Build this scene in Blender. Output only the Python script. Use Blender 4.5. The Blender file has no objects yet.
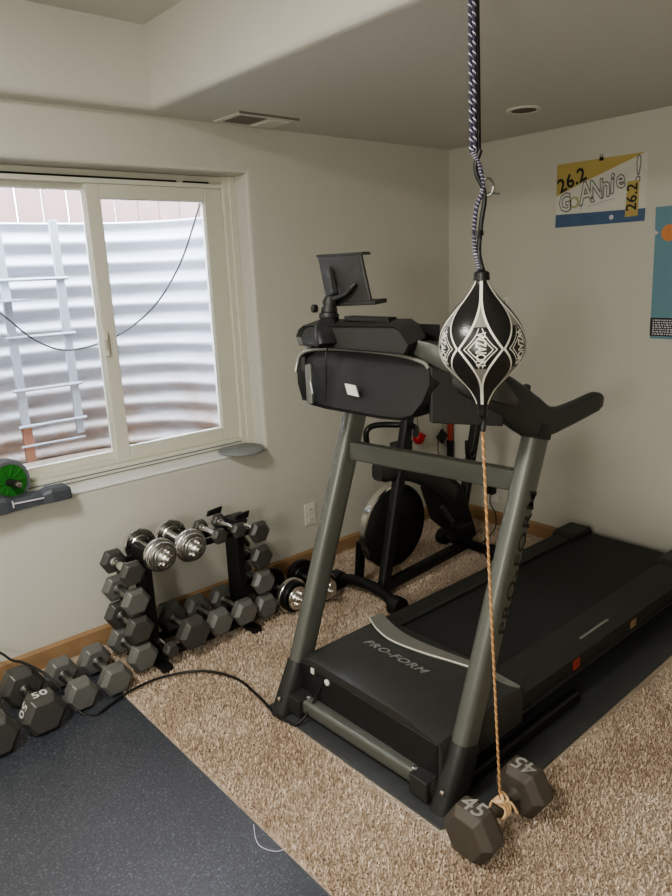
import bpy, math, random
from mathutils import Vector, Matrix
random.seed(7)
D = bpy.data
COL = bpy.context.scene.collection
PI = math.pi
V = Vector

# ------------------------------------------------------------------ materials
def mat(name, col, rough=.6, metal=0., noise=0., nscale=40., bump=0., bscale=200., spec=.5, coat=0., col2=None, bdist=.002):
    m = D.materials.new(name); m.use_nodes = True
    nt = m.node_tree; N = nt.nodes; L = nt.links
    b = N['Principled BSDF']
    b.inputs['Roughness'].default_value = rough
    b.inputs['Metallic'].default_value = metal
    b.inputs['Specular IOR Level'].default_value = spec
    b.inputs['Coat Weight'].default_value = coat
    tc = N.new('ShaderNodeTexCoord')
    nz = N.new('ShaderNodeTexNoise'); nz.inputs['Scale'].default_value = nscale; nz.inputs['Detail'].default_value = 4
    L.new(tc.outputs['Object'], nz.inputs['Vector'])
    mx = N.new('ShaderNodeMix'); mx.data_type = 'RGBA'
    c = (*col, 1)
    c2 = (*(col2 if col2 else tuple(x*(1-noise) for x in col)), 1)
    mx.inputs[6].default_value = c; mx.inputs[7].default_value = c2
    L.new(nz.outputs['Fac'], mx.inputs[0])
    L.new(mx.outputs[2], b.inputs['Base Color'])
    if bump:
        n2 = N.new('ShaderNodeTexNoise'); n2.inputs['Scale'].default_value = bscale; n2.inputs['Detail'].default_value = 3
        L.new(tc.outputs['Object'], n2.inputs['Vector'])
        bp = N.new('ShaderNodeBump'); bp.inputs['Strength'].default_value = bump; bp.inputs['Distance'].default_value = bdist
        L.new(n2.outputs['Fac'], bp.inputs['Height']); L.new(bp.outputs['Normal'], b.inputs['Normal'])
    return m

M = {}
M['wall'] = mat('painted_wall', (.60, .588, .53), .75, noise=.05, nscale=3, bump=.25, bscale=90, bdist=.004, spec=.25)
M['ceil'] = mat('painted_ceiling', (.64, .63, .58), .85, noise=.04, nscale=3, bump=.2, bscale=60, bdist=.005, spec=.2)
M['vinyl'] = mat('window_vinyl', (.66, .65, .56), .4, noise=.06, nscale=8)
M['sill'] = mat('sill_paint', (.84, .84, .84), .4, noise=.08, nscale=12)
M['wood'] = mat('oak_baseboard', (.42, .27, .15), .45, noise=.35, nscale=14)
M['cast'] = mat('hex_rubber_grey', (.075, .073, .067), .32, noise=.25, nscale=25, bump=.15, bscale=300, spec=.6)
M['cast_lt'] = mat('hex_grey_paint', (.15, .15, .142), .30, noise=.25, nscale=30, bump=.15, bscale=300, spec=.7)
M['cast_br'] = mat('hex_brown_grey', (.085, .072, .058), .6, noise=.2, nscale=30, bump=.2, bscale=300)
M['num'] = mat('worn_number_paint', (.42, .41, .38), .6, noise=.5, nscale=120)
M['numw'] = mat('white_number_paint', (.7, .7, .68), .6, noise=.3, nscale=120)
M['steel'] = mat('knurled_steel', (.35, .35, .34), .35, 1., noise=.3, nscale=90)
M['chrome'] = mat('chrome', (.85, .84, .82), .24, 1., noise=.1, nscale=20)
M['blk'] = mat('black_metal', (.012, .012, .013), .4, noise=.3, nscale=20)
M['blkp'] = mat('black_plastic', (.018, .018, .018), .45, noise=.2, nscale=30, bump=.2, bscale=500)
M['chp'] = mat('charcoal_plastic', (.035, .036, .034), .45, noise=.2, nscale=30, bump=.2, bscale=500)
M['hood'] = mat('hood_plastic', (.042, .043, .040), .42, noise=.2, nscale=12, bump=.2, bscale=600)
M['tube'] = mat('grey_green_metal_paint', (.150, .158, .140), .38, .35, noise=.12, nscale=10, spec=.6)
M['trimg'] = mat('silver_plastic', (.30, .30, .27), .35, .5, noise=.1, nscale=20)
M['logo'] = mat('worn_silver_print', (.36, .36, .34), .45, .1, noise=.5, nscale=60)
M['light'] = mat('pale_edge_plastic', (.75, .74, .68), .4, .2, noise=.1, nscale=20)
M['belt'] = mat('treadmill_belt', (.022, .023, .023), .6, noise=.25, nscale=60, bump=.3, bscale=900)
M['rail'] = mat('rail_plastic', (.030, .031, .028), .5, noise=.2, nscale=30, bump=.5, bscale=1200)
M['tmat'] = mat('vinyl_equipment_mat', (.075, .078, .080), .38, noise=.3, nscale=15, bump=.3, bscale=400)
M['cord'] = mat('black_cord', (.012, .012, .012), .45, noise=.2)
M['white'] = mat('white_plastic', (.75, .74, .68), .5, noise=.06)
M['green'] = mat('green_plastic', (.04, .22, .035), .4, noise=.3, nscale=30)
M['grub'] = mat('grey_rubber', (.16, .17, .19), .6, noise=.2, nscale=40)
M['dgrub'] = mat('dark_slate_plastic', (.075, .085, .10), .5, noise=.2, nscale=30)
M['disc'] = mat('grey_disc', (.27, .29, .295), .5, noise=.2, nscale=50)
M['purple'] = mat('purple_cord', (.05, .042, .085), .7, noise=.4, nscale=300)
M['whitec'] = mat('white_cord', (.70, .68, .74), .7, noise=.2, nscale=300)
M['orange'] = mat('orange_rope', (.50, .27, .12), .8, noise=.4, nscale=400)
M['peach'] = mat('peach_rope_strand', (.85, .60, .36), .8, noise=.2, nscale=300)
M['leather'] = mat('black_leather', (.014, .014, .014), .28, noise=.3, nscale=20, bump=.2, bscale=250, spec=.7)
M['ballw'] = mat('ball_white_print', (.80, .78, .70), .45, noise=.08)
M['ballg'] = mat('ball_silver_print', (.30, .30, .27), .45, noise=.3, nscale=60)
M['paper'] = mat('paper_white', (.66, .65, .60), .6, noise=.06, nscale=30)
M['yel'] = mat('paper_yellow', (.55, .43, .15), .55, noise=.25, nscale=9)
M['blue'] = mat('paper_blue', (.085, .15, .27), .5, noise=.25, nscale=20)
M['ink'] = mat('black_ink', (.02, .02, .02), .6)
M['gink'] = mat('grey_pencil', (.20, .20, .20), .7, noise=.3, nscale=80)
M['gold'] = mat('pale_yellow_pencil', (.42, .40, .22), .7)
M['post'] = mat('poster_blue', (.13, .27, .34), .45, noise=.2, nscale=7, col2=(.17, .32, .38))
M['porange'] = mat('poster_orange', (.75, .30, .10), .5, noise=.2, nscale=40)
M['red'] = mat('red_plastic', (.55, .02, .015), .4, noise=.2)
M['redb'] = mat('red_band', (.42, .06, .04), .5, noise=.3)
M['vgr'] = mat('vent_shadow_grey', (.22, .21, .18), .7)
M['hole'] = mat('dark_void', (.01, .01, .01), .9)
M['lampin'] = mat('lamp_bronze_baffle', (.10, .065, .04), .5, noise=.2)
M['fence'] = mat('fence_boards', (.19, .115, .10), .8, noise=.4, nscale=9, col2=(.12, .075, .07))
M['ladder'] = mat('galvanised_ladder', (.36, .38, .43), .5, .2, noise=.15, nscale=20)
M['rust'] = mat('rusty_steel', (.30, .14, .09), .8, noise=.4, nscale=50)
M['gravel'] = mat('well_gravel', (.42, .33, .27), .9, noise=.6, nscale=40, bump=1, bscale=50, bdist=.02)
M['pink'] = mat('pink_label', (.6, .35, .33), .6)

# corrugated well steel: silvery with dirt low down
def well_mat():
    m = D.materials.new('galvanised_well_steel'); m.use_nodes = True
    N = m.node_tree.nodes; L = m.node_tree.links; b = N['Principled BSDF']
    b.inputs['Roughness'].default_value = .5; b.inputs['Metallic'].default_value = .1
    tc = N.new('ShaderNodeTexCoord'); sp = N.new('ShaderNodeSeparateXYZ'); L.new(tc.outputs['Object'], sp.inputs[0])
    nz = N.new('ShaderNodeTexNoise'); nz.inputs['Scale'].default_value = 4; nz.inputs['Detail'].default_value = 7; nz.inputs['Roughness'].default_value = .7
    L.new(tc.outputs['Object'], nz.inputs['Vector'])
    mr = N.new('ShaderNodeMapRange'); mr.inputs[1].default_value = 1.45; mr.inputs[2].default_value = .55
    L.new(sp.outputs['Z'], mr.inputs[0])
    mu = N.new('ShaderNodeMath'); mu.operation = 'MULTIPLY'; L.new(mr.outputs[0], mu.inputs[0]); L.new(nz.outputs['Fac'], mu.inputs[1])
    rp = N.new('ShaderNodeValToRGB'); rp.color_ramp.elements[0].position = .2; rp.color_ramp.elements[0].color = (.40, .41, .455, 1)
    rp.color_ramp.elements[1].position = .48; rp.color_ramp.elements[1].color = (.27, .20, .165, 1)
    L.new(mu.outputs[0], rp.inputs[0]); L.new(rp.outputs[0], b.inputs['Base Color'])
    return m
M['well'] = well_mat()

def rubber_mat():
    m = D.materials.new('speckled_rubber_mat'); m.use_nodes = True
    N = m.node_tree.nodes; L = m.node_tree.links; b = N['Principled BSDF']
    tc = N.new('ShaderNodeTexCoord')
    n1 = N.new('ShaderNodeTexNoise'); n1.inputs['Scale'].default_value = 170; n1.inputs['Detail'].default_value = 3
    L.new(tc.outputs['Object'], n1.inputs['Vector'])
    rp = N.new('ShaderNodeValToRGB'); e = rp.color_ramp.elements
    e[0].position = .35; e[0].color = (.032, .036, .045, 1); e[1].position = .72; e[1].color = (.15, .165, .19, 1)
    x = e.new(.60); x.color = (.055, .061, .075, 1)
    L.new(n1.outputs['Fac'], rp.inputs[0]); L.new(rp.outputs[0], b.inputs['Base Color'])
    b.inputs['Roughness'].default_value = .42; b.inputs['Specular IOR Level'].default_value = .9
    bp = N.new('ShaderNodeBump'); bp.inputs['Strength'].default_value = .45; bp.inputs['Distance'].default_value = .002
    n2 = N.new('ShaderNodeTexNoise'); n2.inputs['Scale'].default_value = 110; n2.inputs['Detail'].default_value = 4
    L.new(tc.outputs['Object'], n2.inputs['Vector'])
    L.new(n2.outputs['Fac'], bp.inputs['Height']); L.new(bp.outputs['Normal'], b.inputs['Normal'])
    return m
M['rubber'] = rubber_mat()

def carpet_mat(islands):
    m = D.materials.new('beige_carpet_pile' if islands else 'beige_carpet_backing'); m.use_nodes = True
    N = m.node_tree.nodes; L = m.node_tree.links; b = N['Principled BSDF']
    b.inputs['Roughness'].default_value = .95; b.inputs['Specular IOR Level'].default_value = .1
    tc = N.new('ShaderNodeTexCoord')
    n1 = N.new('ShaderNodeTexNoise'); n1.inputs['Scale'].default_value = 3.5; n1.inputs['Detail'].default_value = 5
    L.new(tc.outputs['Object'], n1.inputs['Vector'])
    mx = N.new('ShaderNodeMix'); mx.data_type = 'RGBA'
    mx.inputs[6].default_value = (.76, .66, .555, 1); mx.inputs[7].default_value = (.62, .51, .41, 1)
    rr = N.new('ShaderNodeMapRange'); rr.inputs[1].default_value = .4; rr.inputs[2].default_value = .62
    L.new(n1.outputs['Fac'], rr.inputs[0]); L.new(rr.outputs[0], mx.inputs[0])
    if islands:
        g = N.new('ShaderNodeNewGeometry')
        m2 = N.new('ShaderNodeMix'); m2.data_type = 'RGBA'; m2.blend_type = 'MULTIPLY'; m2.inputs[0].default_value = 1
        rp = N.new('ShaderNodeValToRGB'); rp.color_ramp.elements[0].color = (.72, .69, .66, 1); rp.color_ramp.elements[1].color = (1.12, 1.12, 1.12, 1)
        L.new(g.outputs['Random Per Island'], rp.inputs[0])
        L.new(mx.outputs[2], m2.inputs[6]); L.new(rp.outputs[0], m2.inputs[7]); L.new(m2.outputs[2], b.inputs['Base Color'])
    else:
        m2 = N.new('ShaderNodeMix'); m2.data_type = 'RGBA'; m2.blend_type = 'MULTIPLY'; m2.inputs[0].default_value = 1
        m2.inputs[7].default_value = (.7, .68, .65, 1)
        L.new(mx.outputs[2], m2.inputs[6]); L.new(m2.outputs[2], b.inputs['Base Color'])
        bp = N.new('ShaderNodeBump'); bp.inputs['Distance'].default_value = .01
        n2 = N.new('ShaderNodeTexNoise'); n2.inputs['Scale'].default_value = 130
        L.new(tc.outputs['Object'], n2.inputs['Vector']); L.new(n2.outputs['Fac'], bp.inputs['Height']); L.new(bp.outputs['Normal'], b.inputs['Normal'])
    return m
M['carpet'] = carpet_mat(False); M['pile'] = carpet_mat(True)

def glass_mat():
    m = D.materials.new('window_glass'); m.use_nodes = True
    N = m.node_tree.nodes; L = m.node_tree.links
    N.remove(N['Principled BSDF']); out = N['Material Output']
    t = N.new('ShaderNodeBsdfTransparent'); t.inputs[0].default_value = (.95, .97, .97, 1)
    g = N.new('ShaderNodeBsdfGlossy'); g.inputs['Roughness'].default_value = .03
    nz = N.new('ShaderNodeTexNoise'); nz.inputs['Scale'].default_value = 2
    f = N.new('ShaderNodeFresnel'); f.inputs[0].default_value = 1.3
    mx = N.new('ShaderNodeMixShader'); L.new(f.outputs[0], mx.inputs[0]); L.new(t.outputs[0], mx.inputs[1]); L.new(g.outputs[0], mx.inputs[2])
    L.new(mx.outputs[0], out.inputs[0]); return m
M['glass'] = glass_mat()

# ------------------------------------------------------------------ mesh building
def basis(d, up=V((0, 0, 1))):
    d = V(d).normalized(); up = V(up)
    if abs(d.dot(up)) > .97: up = V((1, 0, 0)) if abs(d.x) < .9 else V((0, 1, 0))
    s = d.cross(up).normalized(); u = s.cross(d).normalized()
    return s, u, d

class MB:
    def __init__(self): self.v = []; self.f = []
    def add(self, vs, fs):
        n = len(self.v); self.v += [V(x) for x in vs]; self.f += [tuple(n+i for i in f) for f in fs]; return self
    def box(self, c, s, R=None):
        c = V(c); h = V(s)/2; vs = []
        for z in (-1, 1):
            for y in (-1, 1):
                for x in (-1, 1):
                    p = V((x*h.x, y*h.y, z*h.z)); vs.append(c + (R @ p if R else p))
        return self.add(vs, [(0, 2, 3, 1), (4, 5, 7, 6), (0, 1, 5, 4), (2, 6, 7, 3), (0, 4, 6, 2), (1, 3, 7, 5)])
    def bb(self, x0, x1, y0, y1, z0, z1):
        return self.box(((x0+x1)/2, (y0+y1)/2, (z0+z1)/2), (x1-x0, y1-y0, z1-z0))
    def bar(self, a, b, w, h, up=V((0, 0, 1))):
        a = V(a); b = V(b); s, u, d = basis(b-a, up)
        R = Matrix((s, d, u)).transposed()
        return self.box((a+b)/2, (w, (b-a).length, h), R)
    def loops(self, rings, cap=True, closed=False):
        n = len(rings[0]); vs = [p for r in rings for p in r]; fs = []
        k = len(rings)
        for i in range(k if closed else k-1):
            for j in range(n):
                a = i*n+j; b = i*n+(j+1) % n; c = ((i+1) % k)*n+(j+1) % n; d = ((i+1) % k)*n+j
                fs.append((a, b, c, d))
        if cap and not closed: fs.append(tuple(reversed(range(n)))); fs.append(tuple((k-1)*n+j for j in range(n)))
        return self.add(vs, fs)
    def sweep(self, pts, sec, up=V((0, 0, 1)), scales=None, cap=True):
        """sec: list of (side, up) offsets"""
        pts = [V(p) for p in pts]; rings = []; ps = None
        for i, p in enumerate(pts):
            d = pts[min(i+1, len(pts)-1)] - pts[max(i-1, 0)]
            s, u, _ = basis(d, up)
            if ps is not None and s.dot(ps) < 0: s, u = -s, -u
            ps = s; k = scales[i] if scales else 1
            k = k if isinstance(k, tuple) else (k, k)
            rings.append([p + s*a*k[0] + u*b*k[1] for a, b in sec])
        return self.loops(rings, cap)
    def tube(self, pts, r, n=10, scales=None, cap=True):
        pts = [V(p) for p in pts]; rings = []; s = None
        for i, p in enumerate(pts):
            d = (pts[min(i+1, len(pts)-1)] - pts[max(i-1, 0)]).normalized()
            if s is None: s, u, _ = basis(d)
            else:
                s = (s - d*s.dot(d)).normalized(); u = s.cross(d).normalized()
            k = r*(scales[i] if scales else 1)
            rings.append([p + (s*math.cos(2*PI*j/n) + u*math.sin(2*PI*j/n))*k for j in range(n)])
        return self.loops(rings, cap)
    def lathe(self, prof, o=(0, 0, 0), ax=(0, 0, 1), n=24, cap=True):
        o = V(o); s, u, d = basis(ax)
        return self.loops([[o + d*h + (s*math.cos(2*PI*j/n) + u*math.sin(2*PI*j/n))*max(r, 1e-5) for j in range(n)] for r, h in prof], cap)
    def poly(self, pts, ext):
        """closed polygon extruded by vector ext"""
        pts = [V(p) for p in pts]; e = V(ext); return self.loops([pts, [p+e for p in pts]])
    def text(self, s, size, fn, bold=0., shear=0., spacing=1.):
        c = D.curves.new('t', 'FONT'); c.body = s; c.size = size; c.align_x = 'CENTER'; c.align_y = 'CENTER'
        c.offset = bold; c.shear = shear; c.space_character = spacing; c.resolution_u = 2
        o = D.objects.new('t', c); me = D.meshes.new_from_object(o)
        self.add([fn(v.co.x, v.co.y) for v in me.vertices], [tuple(p.vertices) for p in me.polygons])
        D.objects.remove(o); D.meshes.remove(me); D.curves.remove(c); return self

OFF = {}
def link(o, parent=None):
    COL.objects.link(o)
    if parent is not None: o.parent = parent
    return o
def O(name, mb, m, parent=None, bevel=0., smooth=40, seg=2, world=True, recalc=True):
    off = OFF.get(parent.name, V((0, 0, 0))) if (parent is not None and world) else V((0, 0, 0))
    me = D.meshes.new(name)
    me.from_pydata([tuple(p-off) for p in mb.v], [], mb.f); me.update()
    if recalc:
        import bmesh
        b = bmesh.new(); b.from_mesh(me); bmesh.ops.recalc_face_normals(b, faces=b.faces); b.to_mesh(me); b.free()
    me.materials.append(M[m] if isinstance(m, str) else m)
    if smooth:
        me.polygons.foreach_set('use_smooth', [True]*len(me.polygons)); me.set_sharp_from_angle(angle=math.radians(smooth))
    o = D.objects.new(name, me); link(o, parent)
    if parent is not None: OFF[o.name] = off
    if bevel:
        bv = o.modifiers.new('bevel', 'BEVEL'); bv.width = bevel; bv.segments = seg; bv.limit_method = 'ANGLE'; bv.angle_limit = math.radians(35); bv.harden_normals = True
    return o
def tag(o, label, cat, group=None):
    o['label'] = label; o['category'] = cat
    if group: o['group'] = group
    return o
def T(name, loc, label, cat, group=None):
    o = D.objects.new(name, None); o.location = loc; o.empty_display_size = .05; link(o); OFF[o.name] = V(loc)
    return tag(o, label, cat, group)
def S(o): o['kind'] = 'structure'; return o
def smoothpts(pts, n=6):
    """Catmull-Rom"""
    P = [V(p) for p in pts]; P = [P[0]*2-P[1]] + P + [P[-1]*2-P[-2]]; out = []
    for i in range(1, len(P)-2):
        a, b, c, d = P[i-1:i+3]
        for k in range(n):
            t = k/n
            out.append(.5*((2*b) + (c-a)*t + (2*a-5*b+4*c-d)*t*t + (3*b-a-3*c+d)*t**3))
    out.append(P[-2]); return out
def rrect(w, h, r, n=4):
    out = []
    for cx, cy, a0 in ((w/2-r, h/2-r, 0), (-w/2+r, h/2-r, PI/2), (-w/2+r, -h/2+r, PI), (w/2-r, -h/2+r, 1.5*PI)):
        for k in range(n+1):
            a = a0 + k/n*PI/2; out.append((cx+r*math.cos(a), cy+r*math.sin(a)))
    return out

# ------------------------------------------------------------------ camera
cam = D.cameras.new('camera'); co = link(D.objects.new('camera', cam))
R = Matrix(((0.7516146742403773, -0.6583183922107394, -0.04113728167488174), (0.1930918850989685, 0.1599645723740875, 0.9680531284460074), (-0.630706671421397, -0.7355462120507742, 0.2473476593022448)))
co.matrix_world = Matrix.Translation((-3.25355975, -2.72176866, 1.51096166)) @ R.transposed().to_4x4()
cam.sensor_fit = 'HORIZONTAL'; cam.sensor_width = 36; cam.lens = 699/672*36; cam.clip_start = .05
bpy.context.scene.camera = co

# ------------------------------------------------------------------ room
X0, Y0, ZL, ZH = -4.7, -4.3, 2.13, 2.42
# window wall with a bull-nosed opening
ox0, ox1, oz0, oz1 = -2.87, -1.372, .688, 1.935
def rect(x0, x1, z0, z1, y): return [V((x0, y, z0)), V((x1, y, z0)), V((x1, y, z1)), V((x0, y, z1))]
mb = MB(); r = .022; rings = [rect(X0-.1, .1, -.05, 2.6, 0)]
for k in range(6):
    a = k/5*PI/2; e = r*(1-math.sin(a)); rings.append(rect(ox0-e, ox1+e, oz0-e, oz1+e, r*(1-math.cos(a))))
rings.append(rect(ox0, ox1, oz0, oz1, .24)); rings.append(rect(X0-.1, .1, -.05, 2.6, .24))
mb.loops(rings, cap=False)
S(O('wall_back', mb, 'wall'))
S(O('wall_right', MB().bb(0, .12, Y0, 0, -.05, 2.6), 'wall'))
S(O('wall_left', MB().bb(X0-.12, X0, Y0, 0, -.05, 2.6), 'wall'))
S(O('wall_front', MB().bb(X0-.1, .1, Y0-.12, Y0, -.05, 2.6), 'wall'))
# ceiling: raised part + soffit along window wall and over the right side
ex, ey = -1.85, -.09
def cr(d, z): return [V((X0, ey+d, z)), V((ex+d, ey+d, z)), V((ex+d, Y0, z))]
r = .03; rg = [[V((X0, Y0, ZH)), V((X0, Y0, ZH)), V((X0, Y0, ZH))], cr(0, ZH)]
for k in range(7):
    a = k/6*PI/2; rg.append(cr(r*(1-math.cos(a)), ZL+r*(1-math.sin(a))))
rg.append([V((X0, 0, ZL)), V((0, 0, ZL)), V((0, Y0, ZL))])
mb = MB(); vs = [p for q in rg for p in q]; fs = []
for i in range(len(rg)-1):
    for j in range(2): a = i*3+j; fs.append((a, a+1, a+4, a+3))
mb.add(vs, [f for f in fs])
S(O('ceiling', mb, 'ceil', recalc=False))
floor = S(O('floor', MB().bb(X0, 0, Y0, 0, -.08, 0), 'carpet'))
# baseboards
def bboard(name, pts, ext, parent=None):
    return S(O(name, MB().poly(pts, ext), 'wood', smooth=0, bevel=.002))
bboard('baseboard_back', [(X0, 0, 0), (X0, -.013, 0), (X0, -.013, .075), (X0, -.005, .088), (X0, 0, .088)], (-X0, 0, 0))
bboard('baseboard_right', [(0, Y0, 0), (-.013, Y0, 0), (-.013, Y0, .075), (-.005, Y0, .088), (0, Y0, .088)], (0, -Y0-.013, 0))

# carpet pile (tufts), nothing under the rubber mat or the equipment mat
def pile():
    vs = []; fs = []; rnd = random.random
    sp = .0054; x = -2.372
    def inmat(x, y): return x > -2.045 and -1.735 < y < -.858
    while x < -.0:
        y = -2.9
        while y < -.015:
            px = x + (rnd()-.5)*sp*1.4; py = y + (rnd()-.5)*sp*1.4
            y += sp
            if px < -2.378 or inmat(px, py): continue
            a = rnd()*2*PI; dx = math.cos(a); dy = math.sin(a); w = .0014+rnd()*.0011; h = .006+rnd()*.008
            l = rnd()*.008; b = rnd()*2*PI; lx = math.cos(b)*l; ly = math.sin(b)*l
            n = len(vs)
            vs += [(px-dx*w, py-dy*w, 0), (px+dx*w, py+dy*w, 0), (px+dx*w*1.1+lx*.5, py+dy*w*1.1+ly*.5, h*.65), (px-dx*w*1.1+lx*.5, py-dy*w*1.1+ly*.5, h*.65),
                   (px+dx*w*.5+lx, py+dy*w*.5+ly, h), (px-dx*w*.5+lx, py-dy*w*.5+ly, h)]
            fs += [(n, n+1, n+2, n+3), (n+3, n+2, n+4, n+5)]
        x += sp
    me = D.meshes.new('carpet_pile'); me.from_pydata(vs, [], fs); me.update()
    me.materials.append(M['pile']); o = D.objects.new('carpet_pile', me); link(o)
    o['kind'] = 'stuff'; tag(o, 'shaggy beige carpet pile covering the floor beside the dark mat', 'carpet')
pile()

# ---------------------------------------------------------------- window
win = S(D.objects.new('window_1', None)); link(win); OFF[win.name] = V((0, 0, 0))
mb = MB()
mb.bb(ox0, -2.80, .095, .20, oz0, oz1); mb.bb(-1.405, ox1, .095, .20, oz0, oz1); mb.bb(ox0, ox1, .135, .20, 1.90, oz1); mb.bb(-1.432, -1.400, .105, .20, oz0, oz1)
mb.bb(-2.81, -1.40, .10, .20, oz0, .735); mb.bb(-2.81, -1.40, .125, .20, .735, .752)
mb.bb(-2.81, -1.40, .115, .20, 1.882, 1.902)
O('window_frame', mb, 'vinyl', win, bevel=.003, smooth=0)
O('sill_board', MB().bb(ox0, ox1, -.004, .10, .680, .692), 'sill', win, bevel=.004, smooth=0)
O('track', MB().bb(-2.80, -1.44, .098, .101, .700, .704).bb(-2.80, -1.44, .098, .101, .716, .720), 'grub', win)
O('header_gap', MB().bb(-2.80, -1.66, .113, .13, 1.902, 1.908).bb(-1.62, -1.50, .113, .13, 1.902, 1.908), 'hole', win)
mb = MB()   # sliding sash (right)
mb.bb(-1.520, -1.432, .125, .165, .745, 1.885); mb.bb(-2.060, -2.00, .125, .165, .745, 1.885)
mb.bb(-2.0, -1.52, .125, .165, .745, .795); mb.bb(-2.0, -1.52, .125, .165, 1.825, 1.885)
sash = O('sliding_sash', mb, 'vinyl', win, bevel=.004, smooth=0)
O('latch', MB().bb(-2.062, -2.045, .108, .126, 1.20, 1.30).bb(-2.07, -2.055, .10, .112, 1.23, 1.27), 'vinyl', sash, bevel=.003)
O('pane', MB().bb(-2.0, -1.52, .143, .147, .795, 1.825), 'glass', sash)
mb = MB()   # fixed sash (left)
mb.bb(-2.80, -2.755, .165, .195, .752, 1.885); mb.bb(-2.056, -2.02, .165, .195, .752, 1.885)
mb.bb(-2.76, -2.05, .165, .195, .745, .778); mb.bb(-2.76, -2.05, .165, .195, 1.860, 1.89)
fs = O('fixed_sash', mb, 'vinyl', win, bevel=.003, smooth=0)
O('pane', MB().bb(-2.755, -2.056, .178, .182, .778, 1.86), 'glass', fs)

# ------------------------------------------------ outside: well, ladder, fence, cable
wc = V((-2.12, .24)); wa_, wb_ = .84, .78
rings = []
nz = 150; na = 40
ztop, zbot = 1.80, .45
for i in range(nz+1):
    z = zbot + (ztop-zbot)*i/nz
    off = .018*math.sin(2*PI*z/.108)
    if i == nz: off = .02
    ring = []
    for j in range(na+1):
        a = PI*j/na; c_, s_ = math.cos(a), math.sin(a)
        e = .72
        x = wc.x + (wa_+off)*math.copysign(abs(c_)**e, c_); y = wc.y + (wb_+off)*abs(s_)**e
        ring.append((x, y, z))
    rings.append(ring)
mb = MB(); k = na+1
mb.add([p for q in rings for p in q], [(i*k+j, i*k+j+1, (i+1)*k+j+1, (i+1)*k+j) for i in range(nz) for j in range(na)])
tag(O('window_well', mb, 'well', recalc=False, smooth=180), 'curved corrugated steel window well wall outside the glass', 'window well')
mb = MB(); ar = []
for j in range(33):
    a = PI*j/32; ar.append((wc.x+1.0*math.cos(a), wc.y+.95*abs(math.sin(a)), .54))
mb.poly(ar, (0, 0, .06)); S(O('ground', mb, 'gravel', smooth=0))
mb = MB(); mb.bb(-4.5, -3.0, .25, 1.15, 1.70, 1.77); mb.bb(-1.22, .5, .25, 1.15, 1.70, 1.77); mb.bb(-4.5, .5, 1.08, 4, 1.70, 1.77)
S(O('yard_ground', mb, 'gravel', smooth=0))
# ladder
lad = T('escape_ladder', (-2.06, .86, .64), 'pale steel escape ladder fixed to the corrugated window well', 'ladder')
for x in (-2.20, -1.935):
    O('side_rail', MB().bb(x-.02, x+.02, .85, .872, .64 if x < -2.1 else .74, 1.80), 'ladder', lad, bevel=.003)
O('rusty_rail_end', MB().bb(-2.222, -2.178, .846, .875, .64, .82), 'rust', lad)
for z in (.82, 1.0, 1.255, 1.525):
    O('rung', MB().tube([(-2.24, .845, z), (-1.90, .845, z)], .008, 8), 'ladder', lad)
for z in (.72,): O('rung', MB().tube([(-2.24, .845, z), (-1.92, .845, z)], .006, 8), 'ladder', lad)
O('foot_step', MB().bb(-2.5, -2.12, .78, .85, 1.425, 1.435), 'ladder', lad)
# leaves
for i in range(26):
    x = random.uniform(-2.6, -1.6); y = random.uniform(.3, .78); a = random.random()*6
    c, s_ = math.cos(a)*.03, math.sin(a)*.03
    zz = .606 + random.random()*.02
    tag(O('fallen_leaf', MB().add([(x+c, y+s_, zz), (x-s_*.5, y+c*.5, zz+.01), (x-c, y-s_, zz+.004), (x+s_*.5, y-c*.5, zz+.012)], [(0, 1, 2, 3)]), 'rust', recalc=False, smooth=0),
        'brown dry leaf lying in the bottom of the window well', 'leaf', 'dry leaves in the window well')
# fence
fen = T('board_fence', (-1.8, 1.55, 1.77), 'reddish brown vertical board fence beyond the window well', 'fence')
mb = MB(); x = -4.2; i = 0
while x < .4:
    mb.bb(x, x+.138, 1.55+(i % 2)*.004, 1.57, 1.77, 3.2); x += .146; i += 1
O('boards', mb, 'fence', fen, smooth=0)
O('cross_rail', MB().bb(-4.2, .4, 1.57, 1.61, 2.35, 2.43), 'fence', fen)
# cable outside
pts = smoothpts([(-1.36, .36, 1.90), (-1.376, .42, 1.830), (-1.46, .50, 1.575), (-1.575, .60, 1.37), (-1.74, .70, 1.235), (-1.99, .70, 1.185), (-2.15, .70, 1.25), (-2.30, .70, 1.40), (-2.55, .72, 1.62), (-2.8, .75, 1.82)], 8)
tag(O('outdoor_cable', MB().tube(pts, .0045, 8), 'cord', smooth=60), 'thin dark cable drooping across the window well outside', 'cable')

# ---------------------------------------------------------------- ceiling fittings
vt = T('ceiling_vent', (-1.39, -.14, ZL), 'white ceiling vent register with grille near the window wall', 'vent')
O('frame', MB().bb(-1.545, -1.255, -.235, -.035, ZL-.006, ZL), 'white', vt, bevel=.002, smooth=0)
mb = MB()
for k in range(12): mb.bb(-1.52+k*.011, -1.514+k*.011, -.20, -.07, ZL-.009, ZL-.0055)
O('grille', mb, 'vgr', vt)
O('damper_lip', MB().bb(-1.55, -1.25, -.240, -.236, ZL-.008, ZL), 'vgr', vt)
O('louvre', MB().bb(-1.37, -1.275, -.20, -.06, ZL-.012, ZL-.006), 'white', vt, bevel=.002)
lt = T('recessed_light', (-.535, -.855, ZL), 'small round recessed ceiling light, unlit, in the low ceiling', 'ceiling light')
O('ring', MB().lathe([(.052, 0), (.072, 0), (.074, -.004), (.068, -.008), (.052, -.006)], (-.535, -.855, ZL), n=32, cap=False), 'white', lt)
O('baffle', MB().lathe([(.053, -.006), (.04, -.004), (.0, -.003)], (-.535, -.855, ZL), n=32, cap=False), 'lampin', lt)

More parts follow.
